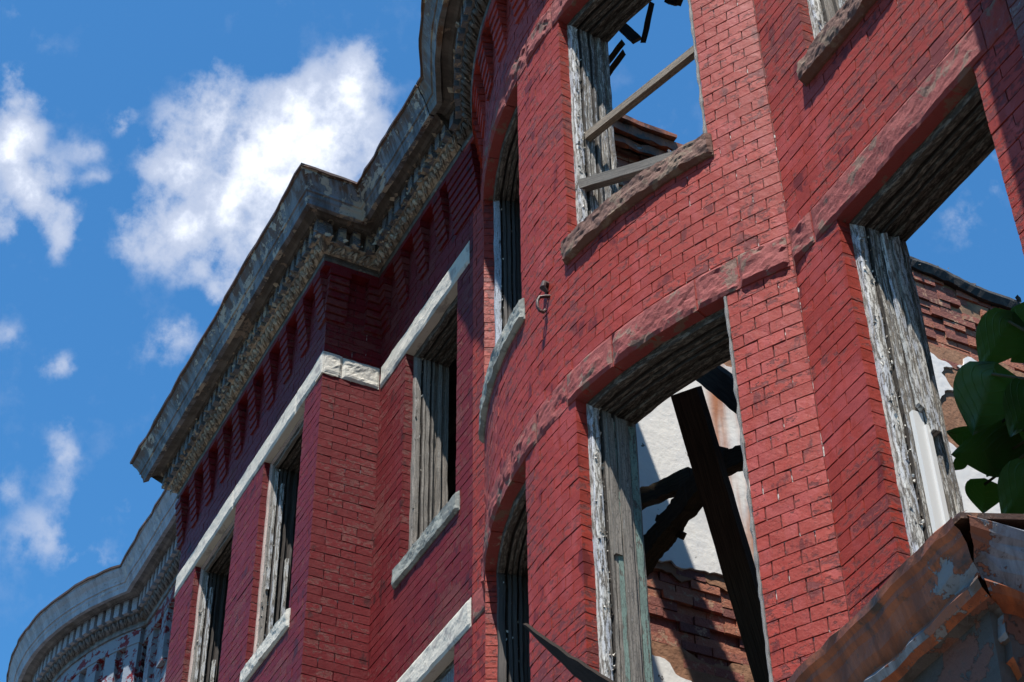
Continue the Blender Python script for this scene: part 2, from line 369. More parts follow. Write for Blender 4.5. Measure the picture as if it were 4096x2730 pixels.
CH = 0.1725; ZC = 14.48           # course height and a bed joint
JT = .017                         # joint
def holes_at(z, ops):
    return sorted((a, b) for a, b, z0, z1 in ops if z0 < z < z1)
def solid(s0, s1, hs):
    out = []; c = s0
    for a, b in hs:
        if b <= c or a >= s1: continue
        if a > c: out.append((c, a))
        c = max(c, b)
    if c < s1: out.append((c, s1))
    return out
def bricks(mb, W, s0, s1, z0, z1, ops, depth=.25, e0=0.0, e1=0.0, par=0, skip=None, rough=.004, BL=.57, out=0.0, maxs=.6):
    """e0/e1: how far alternate courses stop short at the ends so that corners interlock"""
    k0 = int(math.floor((z0-ZC)/CH)); k1 = int(math.ceil((z1-ZC)/CH))
    for k in range(k0, k1):
        za, zb = ZC+k*CH, ZC+(k+1)*CH
        if zb <= z0+.02 or za >= z1-.02: continue
        za_, zb_ = max(za, z0), min(zb, z1)
        odd = (k+par) % 2
        a = s0+(e0 if odd else 0); b = s1-(e1 if odd else 0)
        hs = holes_at((za_+zb_)/2, ops)
        for (u, v) in solid(a, b, hs):
            header = False
            L = BL/2 if header else BL
            ph = (0 if k % 2 else L/2)
            cuts = [u]; c = math.floor((u-ph)/L)*L+ph+L
            while c < v:
                if c-cuts[-1] > .09 and v-c > .07: cuts.append(c+random.uniform(-.006, .006))
                c += L
            cuts.append(v)
            for p, q in zip(cuts[:-1], cuts[1:]):
                if skip and skip((p+q)/2, (za+zb)/2): continue
                f = -out+random.uniform(-rough, rough)
                g0 = JT/2 if p > u else 0.0; g1 = JT/2 if q < v else 0.0
                cbox(mb, W, p+g0, q-g1, za_+JT*.5, zb_-JT*.35, f, depth, maxs=maxs, jit=.0012)
def backing(mb, W, s0, s1, z0, z1, ops, d0=.016, d1=.72, ins=.012, maxs=.6):
    zs = sorted(set([z0, z1]+[z for o in ops for z in (o[2]-ins, o[3]+ins) if z0 < z < z1]))
    for za, zb in zip(zs[:-1], zs[1:]):
        for (u, v) in solid(s0, s1, holes_at((za+zb)/2, [(a-ins, b+ins, c-ins, d+ins) for a, b, c, d in ops])):
            cbox(mb, W, u, v, za, zb, d0, d1, maxs=maxs)

def fbm(v, o=4): return noise.fractal(v, .9, 2.1, o)
def rock(mb, W, s0, s1, z0, z1, proj, amp=.06, depth=.4, step=.07, seed=0, mi=0, bev=.06, sharp=True, gap=.012, fr=2.2):
    s0 += gap; s1 -= gap
    nx = max(2, int((s1-s0)/step)); nz = max(3, int((z1-z0)/step*1.1))
    vs = []; idx = {}
    for i in range(nx+1):
        for j in range(nz+1):
            s = s0+(s1-s0)*i/nx; z = z0+(z1-z0)*j/nz
            e = min(s-s0, s1-s, z-z0, z1-z)
            k = min(1, e/bev) if bev else 1
            q = Vector((s*fr, z*fr*1.3, seed*7.3))
            n1 = fbm(q); 
            if sharp: n1 = n1*.8+(noise.cell(q*1.2+Vector((n1, n1, 0))*1.3)-.5)*.45
            dd = -(proj*(.25+.75*k)+amp*n1*k+amp*.35*fbm(q*4)*(.3+.7*k))
            zz = z+ (amp*.5*fbm(q*2.3+Vector((9, 0, 0))) if (j in (0, nz)) else 0)
            idx[i, j] = len(vs); vs.append(W(s, zz, dd))
    fs = []
    for i in range(nx):
        for j in range(nz): fs.append([idx[i, j], idx[i+1, j], idx[i+1, j+1], idx[i, j+1]])
    b0 = len(vs)
    ring = [(i, 0) for i in range(nx+1)]+[(nx, j) for j in range(1, nz+1)]+[(i, nz) for i in range(nx-1, -1, -1)]+[(0, j) for j in range(nz-1, 0, -1)]
    for (i, j) in ring:
        vs.append(W(s0+(s1-s0)*i/nx, z0+(z1-z0)*j/nz, depth))
    n = len(ring)
    for k in range(n): fs.append([idx[ring[k]], idx[ring[(k+1) % n]], b0+(k+1) % n, b0+k])
    mb.add(vs, fs, None, mi)
def band(mb, W, s0, s1, z0, z1, proj, blocks, **kw):
    c = s0; i = 0
    while c < s1-.01:
        L = blocks*random.uniform(.75, 1.3); e = min(s1, c+L)
        if s1-e < .4: e = s1
        rock(mb, W, c, e, z0, z1, proj*random.uniform(.85, 1.15), seed=i+int(abs(s0)*3), **kw); c = e; i += 1

def frame_profile(depth=.78):
    return [(.16, -.03), (.165, .075), (.18, .10), (.24, .11), (.27, .11), (.275, .02), (.305, .02), (.31, .13), (.355, .135), (.36, .105), (.375, .105), (.38, .15), (.43, .155), (.435, .055), (.455, .055), (.46, .18), (.50, .18), (.505, .13),
            (.56, .13), (.565, .115), (.585, .115), (.595, .20), (.64, .205), (.645, .14), (depth-.06, .15), (depth-.055, .19), (depth, .19), (depth, -.03)]
def sweep_frame(mb, W, s0, s1, z0, z1, prof, mi=0, rough=.006, bottom=False, jstep=.25, zones=None):
    """U-shaped frame: left jamb, head, right jamb"""
    rows = []
    dist = [0]
    for a, b in zip(prof[:-1], prof[1:]): dist.append(dist[-1]+math.hypot(b[0]-a[0], b[1]-a[1])*S)
    nz = int((z1-z0)/jstep)+1; ns = int((s1-s0)/.2)+1
    path = [('L', i/nz) for i in range(nz+1)]+[('H', i/ns) for i in range(1, ns)]+[('R', 1-i/nz) for i in range(nz+1)]
    for (k, t_) in path:
        row = []
        for (d, i) in prof:
            if k == 'L': s, z = s0+i, z0+(z1-i-z0)*t_
            elif k == 'R': s, z = s1-i, z0+(z1-i-z0)*t_
            else: s, z = s0+i+(s1-s0-2*i)*t_, z1-i
            v = W(s, z, d)
            row.append(v+noise.noise_vector(v*7)*rough+noise.noise_vector(v*23)*rough*.5)
        rows.append(row)
    vs = [v for r in rows for v in r]; n = len(prof); fs = []; uv = []
    run = [0]
    for a, b in zip(rows[:-1], rows[1:]): run.append(run[-1]+(b[0]-a[0]).length)
    for i in range(len(rows)-1):
        for j in range(n-1):
            fs.append([i*n+j, (i+1)*n+j, (i+1)*n+j+1, i*n+j+1])
            uv.append([(run[i], dist[j]), (run[i+1], dist[j]), (run[i+1], dist[j+1]), (run[i], dist[j+1])])
    o_ = len(mb.v); mb.v += vs; q = 0
    for i in range(len(rows)-1):
        head = path[i][0] == 'H' or path[i+1][0] == 'H'
        for j in range(n-1):
            mb.f.append([o_+k for k in fs[q]]); mb.uv.append(uv[q]); q += 1
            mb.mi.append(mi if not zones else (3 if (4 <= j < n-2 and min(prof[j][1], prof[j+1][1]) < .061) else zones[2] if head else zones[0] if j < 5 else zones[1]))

def flakes(mb, W, s0, s1, z0, z1, d0, d1, n, size, mi=0):
    for _ in range(n):
        c = W(random.uniform(s0, s1), random.uniform(z0, z1), random.uniform(d0, d1))
        flake(mb, c, size*random.uniform(.5, 1.5), mi)
def flake(mb, c, r, mi=0):
    a = Vector((random.gauss(0, 1), random.gauss(0, 1), random.gauss(0, 1))).normalized(); b = a.orthogonal().normalized(); n_ = a.cross(b)
    k = random.randint(4, 6); vs = []
    for i in range(k):
        an = 2*PI*i/k; rr = r*random.uniform(.5, 1.2); vs.append(c+a*math.cos(an)*rr+b*math.sin(an)*rr*.7+n_*random.uniform(-.3, .3)*r)
    ctr = len(vs); vs.append(c)
    mb.add(vs, [[i, (i+1) % k, ctr] for i in range(k)], None, mi)

# ------------------------------------------------------------------ the ground
mb = MB(); q = 900
mb.add([Vector((-q, -q, -.12)), Vector((q, -q, -.12)), Vector((q, q, -.12)), Vector((-q, q, -.12))], [[0, 1, 2, 3]])
struct(mb.build('ground', M['asph'], recalc=False))
mb = MB(); cbox(mb, lambda s, z, d: Vector((s, d, z)), -60, 40, -.1, 0.0, -1.2, 3.9, maxs=None)
struct(mb.build('pavement', M['pave']))
Z0 = -EYE/S+.002                  # ground level in survey units

WINZ = (17.2, 21.85); LOWZ = (8.9, 14.48)
# ================================================================== cornice (one profile, three buildings)
PROF = [(-.3, 24.47), (.20, 24.47), (.22, 24.52), (.19, 24.56), (.21, 24.62), (.30, 24.66), (.31, 24.70), (.33, 24.76), (.42, 24.78), (.42, 24.81), (.36, 24.82), (.36, 25.17), (.54, 25.17), (.56, 25.21), (.62, 25.24),
        (.74, 25.24), (.76, 25.15), (.86, 25.14), (.87, 25.20), (.885, 25.26), (.91, 25.30), (.92, 25.38), (.95, 25.39), (.955, 25.44), (.98, 25.50), (1.01, 25.57), (1.06, 25.65), (1.095, 25.71), (1.10, 25.77), (1.13, 25.78)]
LIP = [(1.125, 25.765), (1.15, 25.775), (1.155, 25.83), (1.10, 25.86), (.4, 25.95), (-.6, 25.99), (-.6, 25.75)]
def sweep_path(mb, prof, pts_of, zo=0.0, mi=None, rough=.006, closed_ends=True):
    """pts_of(o) -> list of (x, y) for a line offset o outwards; equal counts for all o"""
    cols = [[P(x, y, z+zo) for x, y in pts_of(o)] for o, z in prof]
    npt = len(cols[0]); vs = []; fs = []; uv = []; mis = []
    for i in range(npt):
        for j in range(len(prof)):
            v = cols[j][i]; vs.append(v+noise.noise_vector(v*6)*rough+noise.noise_vector(v*19)*rough*.5)
    n = len(prof); run = [0]
    for i in range(1, npt): run.append(run[-1]+(cols[0][i]-cols[0][i-1]).length)
    dist = [0]
    for a, b in zip(prof[:-1], prof[1:]): dist.append(dist[-1]+math.hypot(a[0]-b[0], a[1]-b[1])*S)
    for i in range(npt-1):
        for j in range(n-1):
            m_ = 0 if mi is None else mi(j, cols[0][i])
            mb.add([], [], None)
            fs.append([i*n+j, (i+1)*n+j, (i+1)*n+j+1, i*n+j+1]); mis.append(m_)
            uv.append([(run[i], dist[j]), (run[i+1], dist[j]), (run[i+1], dist[j+1]), (run[i], dist[j+1])])
    o_ = len(mb.v); mb.v += vs
    for f, u, m_ in zip(fs, uv, mis): mb.f.append([o_+k for k in f]); mb.uv.append(u); mb.mi.append(m_)
    if closed_ends:
        for base in (0, (npt-1)*n): mb.f.append([o_+base+j for j in range(n)]); mb.uv.append(None); mb.mi.append(1 if mi else 0)
def lin(a, b, n): return [(a[0]+(b[0]-a[0])*i/n, a[1]+(b[1]-a[1])*i/n) for i in range(n+1)]
def path_left(o):                 # A1, return, A2 as far as the party line
    e = -32.85-max(o, 0)*1.0
    return lin((e, 8.85-o), (-24.63+o, 8.85-o), 30)+lin((-24.63+o, 8.85-o), (-24.63+o, 10-o), 4)[1:]+lin((-24.63+o, 10-o), (-20.72, 10-o), 14)[1:]
def bay_end(o, R=RB, cx=BCX, cy=BCY):
    return math.asin(math.sqrt(max(0, (R+o)**2-(cy-(10-o))**2))/(R+o))
def path_right(o):
    a = bay_end(o); R = RB+o
    A = lin((-20.69, 10-o), (BCX-R*math.sin(a), 10-o), 2)
    B = [(BCX+R*math.sin(a*(i/40*2-1)), BCY-R*math.cos(a*(i/40*2-1))) for i in range(1, 40)]
    return A+B+lin((BCX+R*math.sin(a), 10-o), (-8.25, 10-o), 8)
def path_neigh(o):
    R = RB+o; a = bay_end(o, RB, NCX, NCY)
    return [(NCX+R*math.sin(a*(i/36*2-1)), NCY-R*math.cos(a*(i/36*2-1))) for i in range(0, 36)]+lin((NCX+R*math.sin(a), 10-o), (-32.95, 10-o), 14)
def zone(j, v):                   # material slots: 0 fascia, 1 soffit, 2 ornament
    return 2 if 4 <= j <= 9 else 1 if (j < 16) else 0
def dentils(pathfn, name, matl, parent, zo, sp=.30, wd=.17, peelmb=None, chip=.0, start=.2):
    outer = pathfn(.52); 
    # walk the outer line
    seg = [(Vector(a), Vector(b)) for a, b in zip(outer[:-1], outer[1:])]
    tot = sum((b-a).length for a, b in seg); pos = start; acc_ = 0; k = 0; dl = []
    for a, b in seg:
        L = (b-a).length
        while pos < acc_+L:
            if L > 1e-6:
                t_ = (pos-acc_)/L; p = a.lerp(b, t_); d = (b-a).normalized(); dl.append((p, d))
            pos += sp
        acc_ += L
    for (p, d) in dl:
        nrm = Vector((-d.y, d.x))                      # inwards
        mbd = MB(); h = wd/2; q = [p-d*h, p+d*h, p+d*h+nrm*.18, p-d*h+nrm*.18]
        vs = [P(x.x, x.y, z+zo) for z in (24.78, 25.15) for x in q]
        vs = [v+Vector([random.uniform(-.006, .006) for _ in range(3)]) for v in vs] if chip else vs
        mbd.add(vs, [[0, 1, 2, 3], [7, 6, 5, 4], [0, 4, 5, 1], [1, 5, 6, 2], [2, 6, 7, 3], [3, 7, 4, 0]])
        mbd.build('dentil', [matl], parent)
        if peelmb is not None:
            for _ in range(9):
                if random.random() < chip:
                    c = P(p.x+random.uniform(-.1, .1), p.y+random.uniform(-.05, .1), 24.78+zo+random.choice((0, 0, .38))+random.uniform(-.03, .05)); flake(peelmb, c, random.uniform(.012, .034))
def egg_dart(mb, pathfn, zo, sp=.26, rx=.085):
    outer = pathfn(.30); pos = .15; acc_ = 0
    for a, b in zip(outer[:-1], outer[1:]):
        a, b = Vector(a), Vector(b); L = (b-a).length
        while pos < acc_+L:
            if L > 1e-6:
                p = a.lerp(b, (pos-acc_)/L); d = (b-a).normalized(); nrm = Vector((-d.y, d.x))
                ax = Vector((d.x, d.y, 0)); ay = Vector((-nrm.x, -nrm.y, .7)).normalized(); az = ax.cross(ay)
                c = Vector((p.x, p.y, 24.69+zo))
                def ell(c, r1, r2, r3, tw=0, nu=8, nv=5):
                    vs = []; fs = []
                    for i in range(nv+1):
                        th = PI*i/nv
                        for j in range(nu):
                            ph = 2*PI*j/nu
                            x, y, z = r1*math.sin(th)*math.cos(ph), r2*math.cos(th), r3*math.sin(th)*math.sin(ph)
                            x += tw*y
                            v = c+ax*x+ay*y+az*z; v = v+noise.noise_vector(v*5)*.012
                            vs.append(P(v.x, v.y, v.z))
                    for i in range(nv):
                        for j in range(nu): fs.append([i*nu+j, i*nu+(j+1) % nu, (i+1)*nu+(j+1) % nu, (i+1)*nu+j])
                    mb.add(vs, fs)
                ell(c, rx*.72, .115, .07)
                for k, tw in ((.5, .55), (.36, .9), (.64, .9)):
                    ell(c+ax*sp*k, .022, .12, .075, tw, 6, 5)
            pos += sp
        acc_ += L
def cornice(parent, pathfn, zo, mats, edge, chip, nflk=0, label=None):
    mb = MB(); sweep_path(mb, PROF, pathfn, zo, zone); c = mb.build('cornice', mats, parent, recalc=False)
    if label: c['label'] = label
    mb = MB(); sweep_path(mb, LIP, pathfn, zo, None, .014); mb.build('drip_edge', edge, c)
    pk = MB()
    dentils(pathfn, 'dentil', M['dentil_grey'] if chip else mats[0], c, zo, peelmb=pk if chip else None, chip=chip)
    mb = MB(); egg_dart(mb, pathfn, zo); mb.build('egg_and_dart_moulding', mats[2], c, smooth=True)
    if chip:
        outer = pathfn(.33); 
        for a, b in zip(outer[:-1], outer[1:]):
            L = math.hypot(b[0]-a[0], b[1]-a[1])
            for _ in range(int(L*nflk)):
                t_ = random.random(); k = random.random()
                flake(pk, P(a[0]+(b[0]-a[0])*t_, a[1]+(b[1]-a[1])*t_, 24.56+zo+.2*k), random.uniform(.006, .018))
        o = pk.build('peeling_paint', M['flake'], c, recalc=False); o['kind'] = 'stuff'
    return c

def corbel(W, s0, s1, parent, mt, steps=7, zt=24.36, full=.19):
    mb = MB()
    for k in range(steps):
        zb = zt-(steps-k)*CH; p = full*(k+1)/steps+.012
        cbox(mb, W, s0+random.uniform(-.01, .01), s1+random.uniform(-.01, .01), zb+.022, zb+CH-.004, -p, .1, maxs=.3, jit=.0015)
    return mb.build('brick_corbel', mt, parent)

def window(W, s0, s1, z0, z1, parent, fm, sillm=None, sill_z=(16.82, 17.2), rough=.006, label=None, name='window', profile=None, ext=.09, proj=.10, wpeel=60, inner=None, samp=.034):
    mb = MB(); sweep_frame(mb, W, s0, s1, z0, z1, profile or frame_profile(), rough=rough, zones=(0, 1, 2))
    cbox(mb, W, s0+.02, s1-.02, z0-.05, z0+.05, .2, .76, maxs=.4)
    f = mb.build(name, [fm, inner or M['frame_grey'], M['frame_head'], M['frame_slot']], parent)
    if label: f['label'] = label
    if sillm:
        mb = MB(); rock(mb, W, s0-ext, s1+ext, sill_z[0], sill_z[1], proj, amp=samp, depth=.3, step=.035, bev=.03, fr=3.6, gap=0, seed=s0, sharp=False); mb.build('sill', sillm, f)
    if wpeel:
        pk = MB(); flakes(pk, W, s0+.02, s0+.12, z0, z1, .17, .5, int(wpeel*(z1-z0)), .010)
        o = pk.build('peeling_paint', M['flake_w'], f, recalc=False); o['kind'] = 'stuff'
    return f

# ================================================================== left row house (crimson)
LH = thing('brick_rowhouse', 'crimson brick row house with white stone bands and square corner pier, beside the curved bay', 'building', (-27, 9.5, Z0), 'brick row houses along the street')
ops1 = [(-27.62, -25.48, *WINZ), (-31.62, -29.15, *WINZ), (-27.62, -25.48, 8.9, 14.48), (-31.62, -29.15, 8.9, 14.48)]
ops2 = [(-23.45, -21.27, *WINZ), (-23.45, -21.27, *LOWZ)]
mb = MB()
bricks(mb, wA1, -32.88, -24.63, Z0, 24.5, ops1, e1=.25)
bricks(mb, wRet, 8.85, 10.02, Z0, 24.5, [], e0=.25, par=1)
bricks(mb, wA2, -24.62, -20.66, Z0, 24.5, ops2)
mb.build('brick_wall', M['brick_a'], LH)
mb = MB()
backing(mb, wA1, -32.86, -24.65, Z0, 25.7, ops1); backing(mb, wRet, 9.57, 10.02, Z0, 25.7, []); backing(mb, wA2, -24.7, -20.67, Z0, 25.7, ops2)
mb.build('mortar', M['mortar_a'], LH)
# frieze course and corbels
mb = MB(); cbox(mb, wA1, -32.9, -24.43, 24.36, 24.55, -.195, .1, maxs=.5, jit=.001); cbox(mb, wRet, 8.66, 9.99, 24.355, 24.545, -.197, .1, maxs=.5); cbox(mb, wA2, -24.6, -20.68, 24.36, 24.55, -.195, .1, maxs=.5, jit=.001)
mb.build('frieze_course', M['brick_a'], LH)
for i in range(10):
    x = -24.60-.905*i; w_ = .36
    corbel(wA1, x-w_, x+(.0 if i else -.02), LH, M['brick_a'])
corbel(wRet, 8.80, 9.22, LH, M['brick_a']); corbel(wRet, 9.62, 9.98, LH, M['brick_a'])
for x in (-24.25, -23.40, -22.52, -21.65): corbel(wA2, x-.36, x, LH, M['brick_a'])
# white stone bands
def white(mb): mb.build('stone_band', M['stone_white'], LH)['label'] = 'chalky white stone band'
mb = MB(); band(mb, wA1, -32.95, -24.60, 21.85, 22.37, .035, 3.3, amp=.013, depth=.3, step=.07, sharp=False, gap=.004); white(mb)
mb = MB(); rock(mb, wRet, 8.82, 9.22, 21.85, 22.37, .04, amp=.03, depth=.3, step=.05, seed=3, gap=.004, sharp=False); white(mb)
mb = MB(); rock(mb, wRet, 9.22, 9.98, 21.86, 22.36, .04, amp=.03, depth=.3, step=.05, seed=5, sharp=False, gap=.004); white(mb)
mb = MB(); band(mb, wA2, -24.60, -20.78, 21.85, 22.38, .035, 4.5, amp=.018, depth=.3, step=.06, sharp=False, gap=.004); white(mb)
mb = MB(); band(mb, wA2, -24.60, -20.69, 14.48, 14.98, .035, 6.0, amp=.018, depth=.3, step=.06, sharp=False, gap=.004); white(mb)
mb = MB(); band(mb, wA1, -32.95, -24.60, 14.48, 14.98, .035, 3.3, amp=.028, depth=.3, step=.1, sharp=False, gap=.004); white(mb)
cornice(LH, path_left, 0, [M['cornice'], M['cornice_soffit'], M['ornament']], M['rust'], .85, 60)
# windows
dk = M['frame_dark']
for (a, b) in ((-27.62, -25.48), (-31.62, -29.15)):
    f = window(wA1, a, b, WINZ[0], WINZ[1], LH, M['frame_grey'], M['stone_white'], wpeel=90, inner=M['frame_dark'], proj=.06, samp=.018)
    mb = MB(); sweep_frame(mb, wA1, a, b, 17.15, 21.85, [(.13, -.02), (.13, .055), (.165, .075), (.19, .06), (.19, .0)]); mb.build('storm_frame', M['frame_tan'], f)
    mb = MB()
    for (z0_, z1_, i0, i1, d0_, d1_) in ((18.9, 21.6, .10, .15, .22, .28), (17.3, 21.3, .17, .21, .33, .39), (17.3, 19.6, .21, .25, .5, .62)):
        bar(mb, wA1(a+i0, z0_, (d0_+d1_)/2), wA1(a+i0, z1_, (d0_+d1_)/2), .016, .012, Vector((1, 0, 0)), 10, .004)
    mb.build('sash_strip', M['frame_white'], f)
    mb = MB(); cbox(mb, wA1, a+.1, b-.1, 21.70, 21.83, .19, .26, maxs=.2, jit=.004); mb.build('brickmould_remnant', M['frame_grey'], f)
window(wA2, -23.45, -21.27, WINZ[0], WINZ[1], LH, M['frame_grey'], M['stone_grey'], sill_z=(16.84, 17.2), label='weathered grey window frame', ext=.16, wpeel=40, proj=.07, samp=.018)
f = window(wA2, -23.45, -21.27, LOWZ[0], LOWZ[1], LH, M['frame_grey'], None, wpeel=10)
mb = MB(); bar(mb, wA2(-21.78, 10, .22), wA2(-21.86, 14.40, .20), .22, .008, Vector((1, 0, 0)), 12, .003); o = mb.build('board', M['board_grey'], f); o['label'] = 'blue grey board leaning in the opening'
# dark rooms behind
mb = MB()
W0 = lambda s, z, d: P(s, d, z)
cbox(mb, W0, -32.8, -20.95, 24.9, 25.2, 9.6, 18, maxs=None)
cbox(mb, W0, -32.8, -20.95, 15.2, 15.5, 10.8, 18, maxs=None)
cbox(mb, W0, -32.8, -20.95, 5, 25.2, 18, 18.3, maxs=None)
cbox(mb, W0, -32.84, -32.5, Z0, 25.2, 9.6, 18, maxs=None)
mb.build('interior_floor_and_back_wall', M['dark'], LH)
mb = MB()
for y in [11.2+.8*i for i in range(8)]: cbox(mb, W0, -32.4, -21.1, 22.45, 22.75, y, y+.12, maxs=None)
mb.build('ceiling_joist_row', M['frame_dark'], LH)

# ================================================================== right row house (red, curved bay, roofless)
RH = thing('brick_rowhouse', 'bright red brick row house shell with curved bay, empty windows and no roof', 'building', (-15, 10.5, Z0), 'brick row houses along the street')
TH = lambda a: RB*math.radians(a)
AB = RB*math.radians(31.8)
wl = RB*math.radians(-24.9), RB*math.radians(-4.7)
wr = RB*math.radians(5.55), RB*math.radians(25.1)
opb = [(*wl, *WINZ), (*wr, *WINZ), (*wl, *LOWZ), (*wr, *LOWZ)]
opc = [(-11.33, -8.87, *WINZ), (-11.33, -8.87, *LOWZ)]
mb = MB()
bricks(mb, wA2, -20.655, -20.0, Z0, 24.5, [])
bricks(mb, wBay, -AB, AB, Z0, 24.5, opb, maxs=.26, BL=.345)
bricks(mb, wA2, -12.2, -8.215, Z0, 24.5, opc)
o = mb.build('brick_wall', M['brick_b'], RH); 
mb = MB()
backing(mb, wA2, -20.66, -20.1, Z0, 25.7, []); backing(mb, wBay, -AB-.2, AB+.2, Z0, 25.7, opb, maxs=.3); backing(mb, wA2, -12.2, -8.22, Z0, 25.7, opc)
mb.build('mortar', M['mortar_b'], RH)
mb = MB(); cbox(mb, wA2, -20.66, -20.0, 24.36, 24.55, -.195, .1); cbox(mb, wBay, -AB, AB, 24.362, 24.552, -.195, .1, maxs=.3); cbox(mb, wA2, -12.3, -8.22, 24.36, 24.55, -.195, .1)
mb.build('frieze_course', M['brick_b'], RH)
o = corbel(wA2, -21.36, -20.36, RH, M['brick_a'], steps=8); 
for i in range(10):
    s = RB*math.radians(-28.6+6.45*i); corbel(wBay, s-.2, s+.2, RH, M['brick_b'])
for x in (-9.0, -9.9, -10.8, -11.7): corbel(wA2, x-.4, x, RH, M['brick_b'])
# rock faced bands
kw = dict(amp=.034, depth=.45, step=.05, fr=1.9, bev=.04)
mb = MB()
rock(mb, wA2, -20.655, -19.95, 14.49, 14.97, .02, seed=2, amp=.02, depth=.2, step=.05, sharp=False)
cuts = [-31.8, -27, -17.5, -8.6, -1.9, 4.3, 11.5, 22, 26.6, 31.6]
for i, (a, b) in enumerate(zip(cuts[:-1], cuts[1:])):
    rock(mb, wBay, TH(a), TH(b), 14.48, 14.97, (.05, .02, .04, .03, .02, .05, .05, .04, .07)[i], seed=10+i, **kw)
cx_ = [-12.16, -11.75, -8.62, -8.215]
for i, (a, b) in enumerate(zip(cx_[:-1], cx_[1:])):
    rock(mb, wA2, a, b, 14.48, 14.97, (.05, .03, .04)[i], seed=30+i, amp=(.04, .022, .04)[i], depth=.45, step=.045, sharp=False, bev=.04, fr=2.6)
o = mb.build('stone_band', M['stone_red'], RH); o['label'] = 'lower rock faced stone band, red paint flaking off'
mb = MB()
for i, (a, b) in enumerate(zip(cuts[:-1], cuts[1:])):
    rock(mb, wBay, TH(a), TH(b), 21.85, 22.36, (.03, .03, .03, .03, .05, .06, .06, .05, .05)[i], seed=50+i, **{**kw, 'amp': .04})
rock(mb, wA2, -12.16, -8.22, 21.85, 22.36, .04, seed=70, amp=.03, depth=.45, step=.07)
o = mb.build('stone_band', M['stone_red'], RH); o['label'] = 'upper rock faced stone band'
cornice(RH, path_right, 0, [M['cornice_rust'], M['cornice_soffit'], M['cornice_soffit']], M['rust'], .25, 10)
# windows
fwr = window(wBay, *wr, *WINZ, RH, M['frame_white'], M['stone_brown'], rough=.005, label='peeling white empty frame above a brown stone sill', ext=.06, proj=.10, wpeel=120, inner=M['frame_worn'])
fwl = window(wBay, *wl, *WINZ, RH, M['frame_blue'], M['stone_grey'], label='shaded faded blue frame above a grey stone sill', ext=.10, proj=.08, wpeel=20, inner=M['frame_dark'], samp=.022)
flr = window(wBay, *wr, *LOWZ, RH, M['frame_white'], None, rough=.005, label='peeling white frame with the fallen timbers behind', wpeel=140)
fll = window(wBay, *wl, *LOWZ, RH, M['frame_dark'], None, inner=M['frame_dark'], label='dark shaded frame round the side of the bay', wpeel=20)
fcu = window(wA2, -11.33, -8.87, *WINZ, RH, M['frame_white'], M['stone_brown'], label='white frame cut off by the top of the photo', ext=.12, proj=.12)
fcl = window(wA2, -11.33, -8.87, *LOWZ, RH, M['frame_white'], None, rough=.005, label='wide peeling frame with leaves growing behind it', wpeel=170, inner=M['frame_worn'])
# boards seen inside the top right window, and a vinyl track in the one below
mb = MB(); bar(mb, wA2(-10.98, 17.1, .45), wA2(-10.95, 21.6, .45), .02, .03, Vector((1, 0, 0)), 8, .003); bar(mb, wA2(-10.55, 17.2, .5), wA2(-10.5, 21.6, .55), .09, .012, Vector((1, 0, 0)), 8, .003)
mb.build('sash_strip', M['frame_white'], fcu)
mb = MB(); bar(mb, wA2(-11.155, 9, .42), wA2(-11.155, 11.72, .42), .012, .026, Vector((1, 0, 0))); bar(mb, wA2(-11.13, 9, .50), wA2(-11.13, 11.55, .50), .014, .012, Vector((1, 0, 0)))
mb.build('vinyl_track', M['vinyl'], fcl)
mb = MB(); bar(mb, wA2(-11.10, 11.75, .44), wA2(-11.10, 14.2, .42), .012, .013, Vector((1, 0, 0)), 12, .006, ends=.02); bar(mb, wA2(-11.10, 11.45, .56), wA2(-11.12, 14.2, .56), .022, .022, Vector((1, 0, 0)), 12, .006, ends=.02)
mb.build('sash_strip', M['frame_white'], fcl)
mb = MB()
bar(mb, wBay(wr[0]+.20, 9.6, .53), wBay(wr[0]+.20, 14.25, .53), .010, .024, Vector((1, 0, 0)), 14, .004); bar(mb, wBay(wr[0]+.16, 12.2, .40), wBay(wr[0]+.14, 14.25, .40), .012, .02, Vector((1, 0, 0)), 10, .004)
mb.build('sash_strip', M['frame_grey'], flr)
mb = MB(); bar(mb, wBay(wr[0]+.15, 9.2, .44), wBay(wr[0]+.15, 14.2, .44), .008, .014, Vector((1, 0, 0)), 24, .004); bar(mb, wBay(wr[0]+.19, 9.2, .70), wBay(wr[0]+.19, 14.2, .70), .006, .02, Vector((1, 0, 0)), 24, .004); mb.build('parting_bead', M['frame_teal'], flr)
mb = MB(); bar(mb, wBay(wr[0]+.13, 19.34, .33), wBay(wr[1]-.13, 19.34, .33), .028, .022, Vector((0, 0, 1)), 8, .001)
mb.build('meeting_rail', M['lath'], fwr)
mb = MB(); bar(mb, P(-15.42, 9.10, 18.36), P(-13.35, 9.85, 17.50), .034, .026, Vector((0, 0, 1)), 14, .005, ends=.01)
o = mb.build('fallen_sash_rail', M['rail'], fwr); o['label'] = 'grey splintered rail fallen askew'

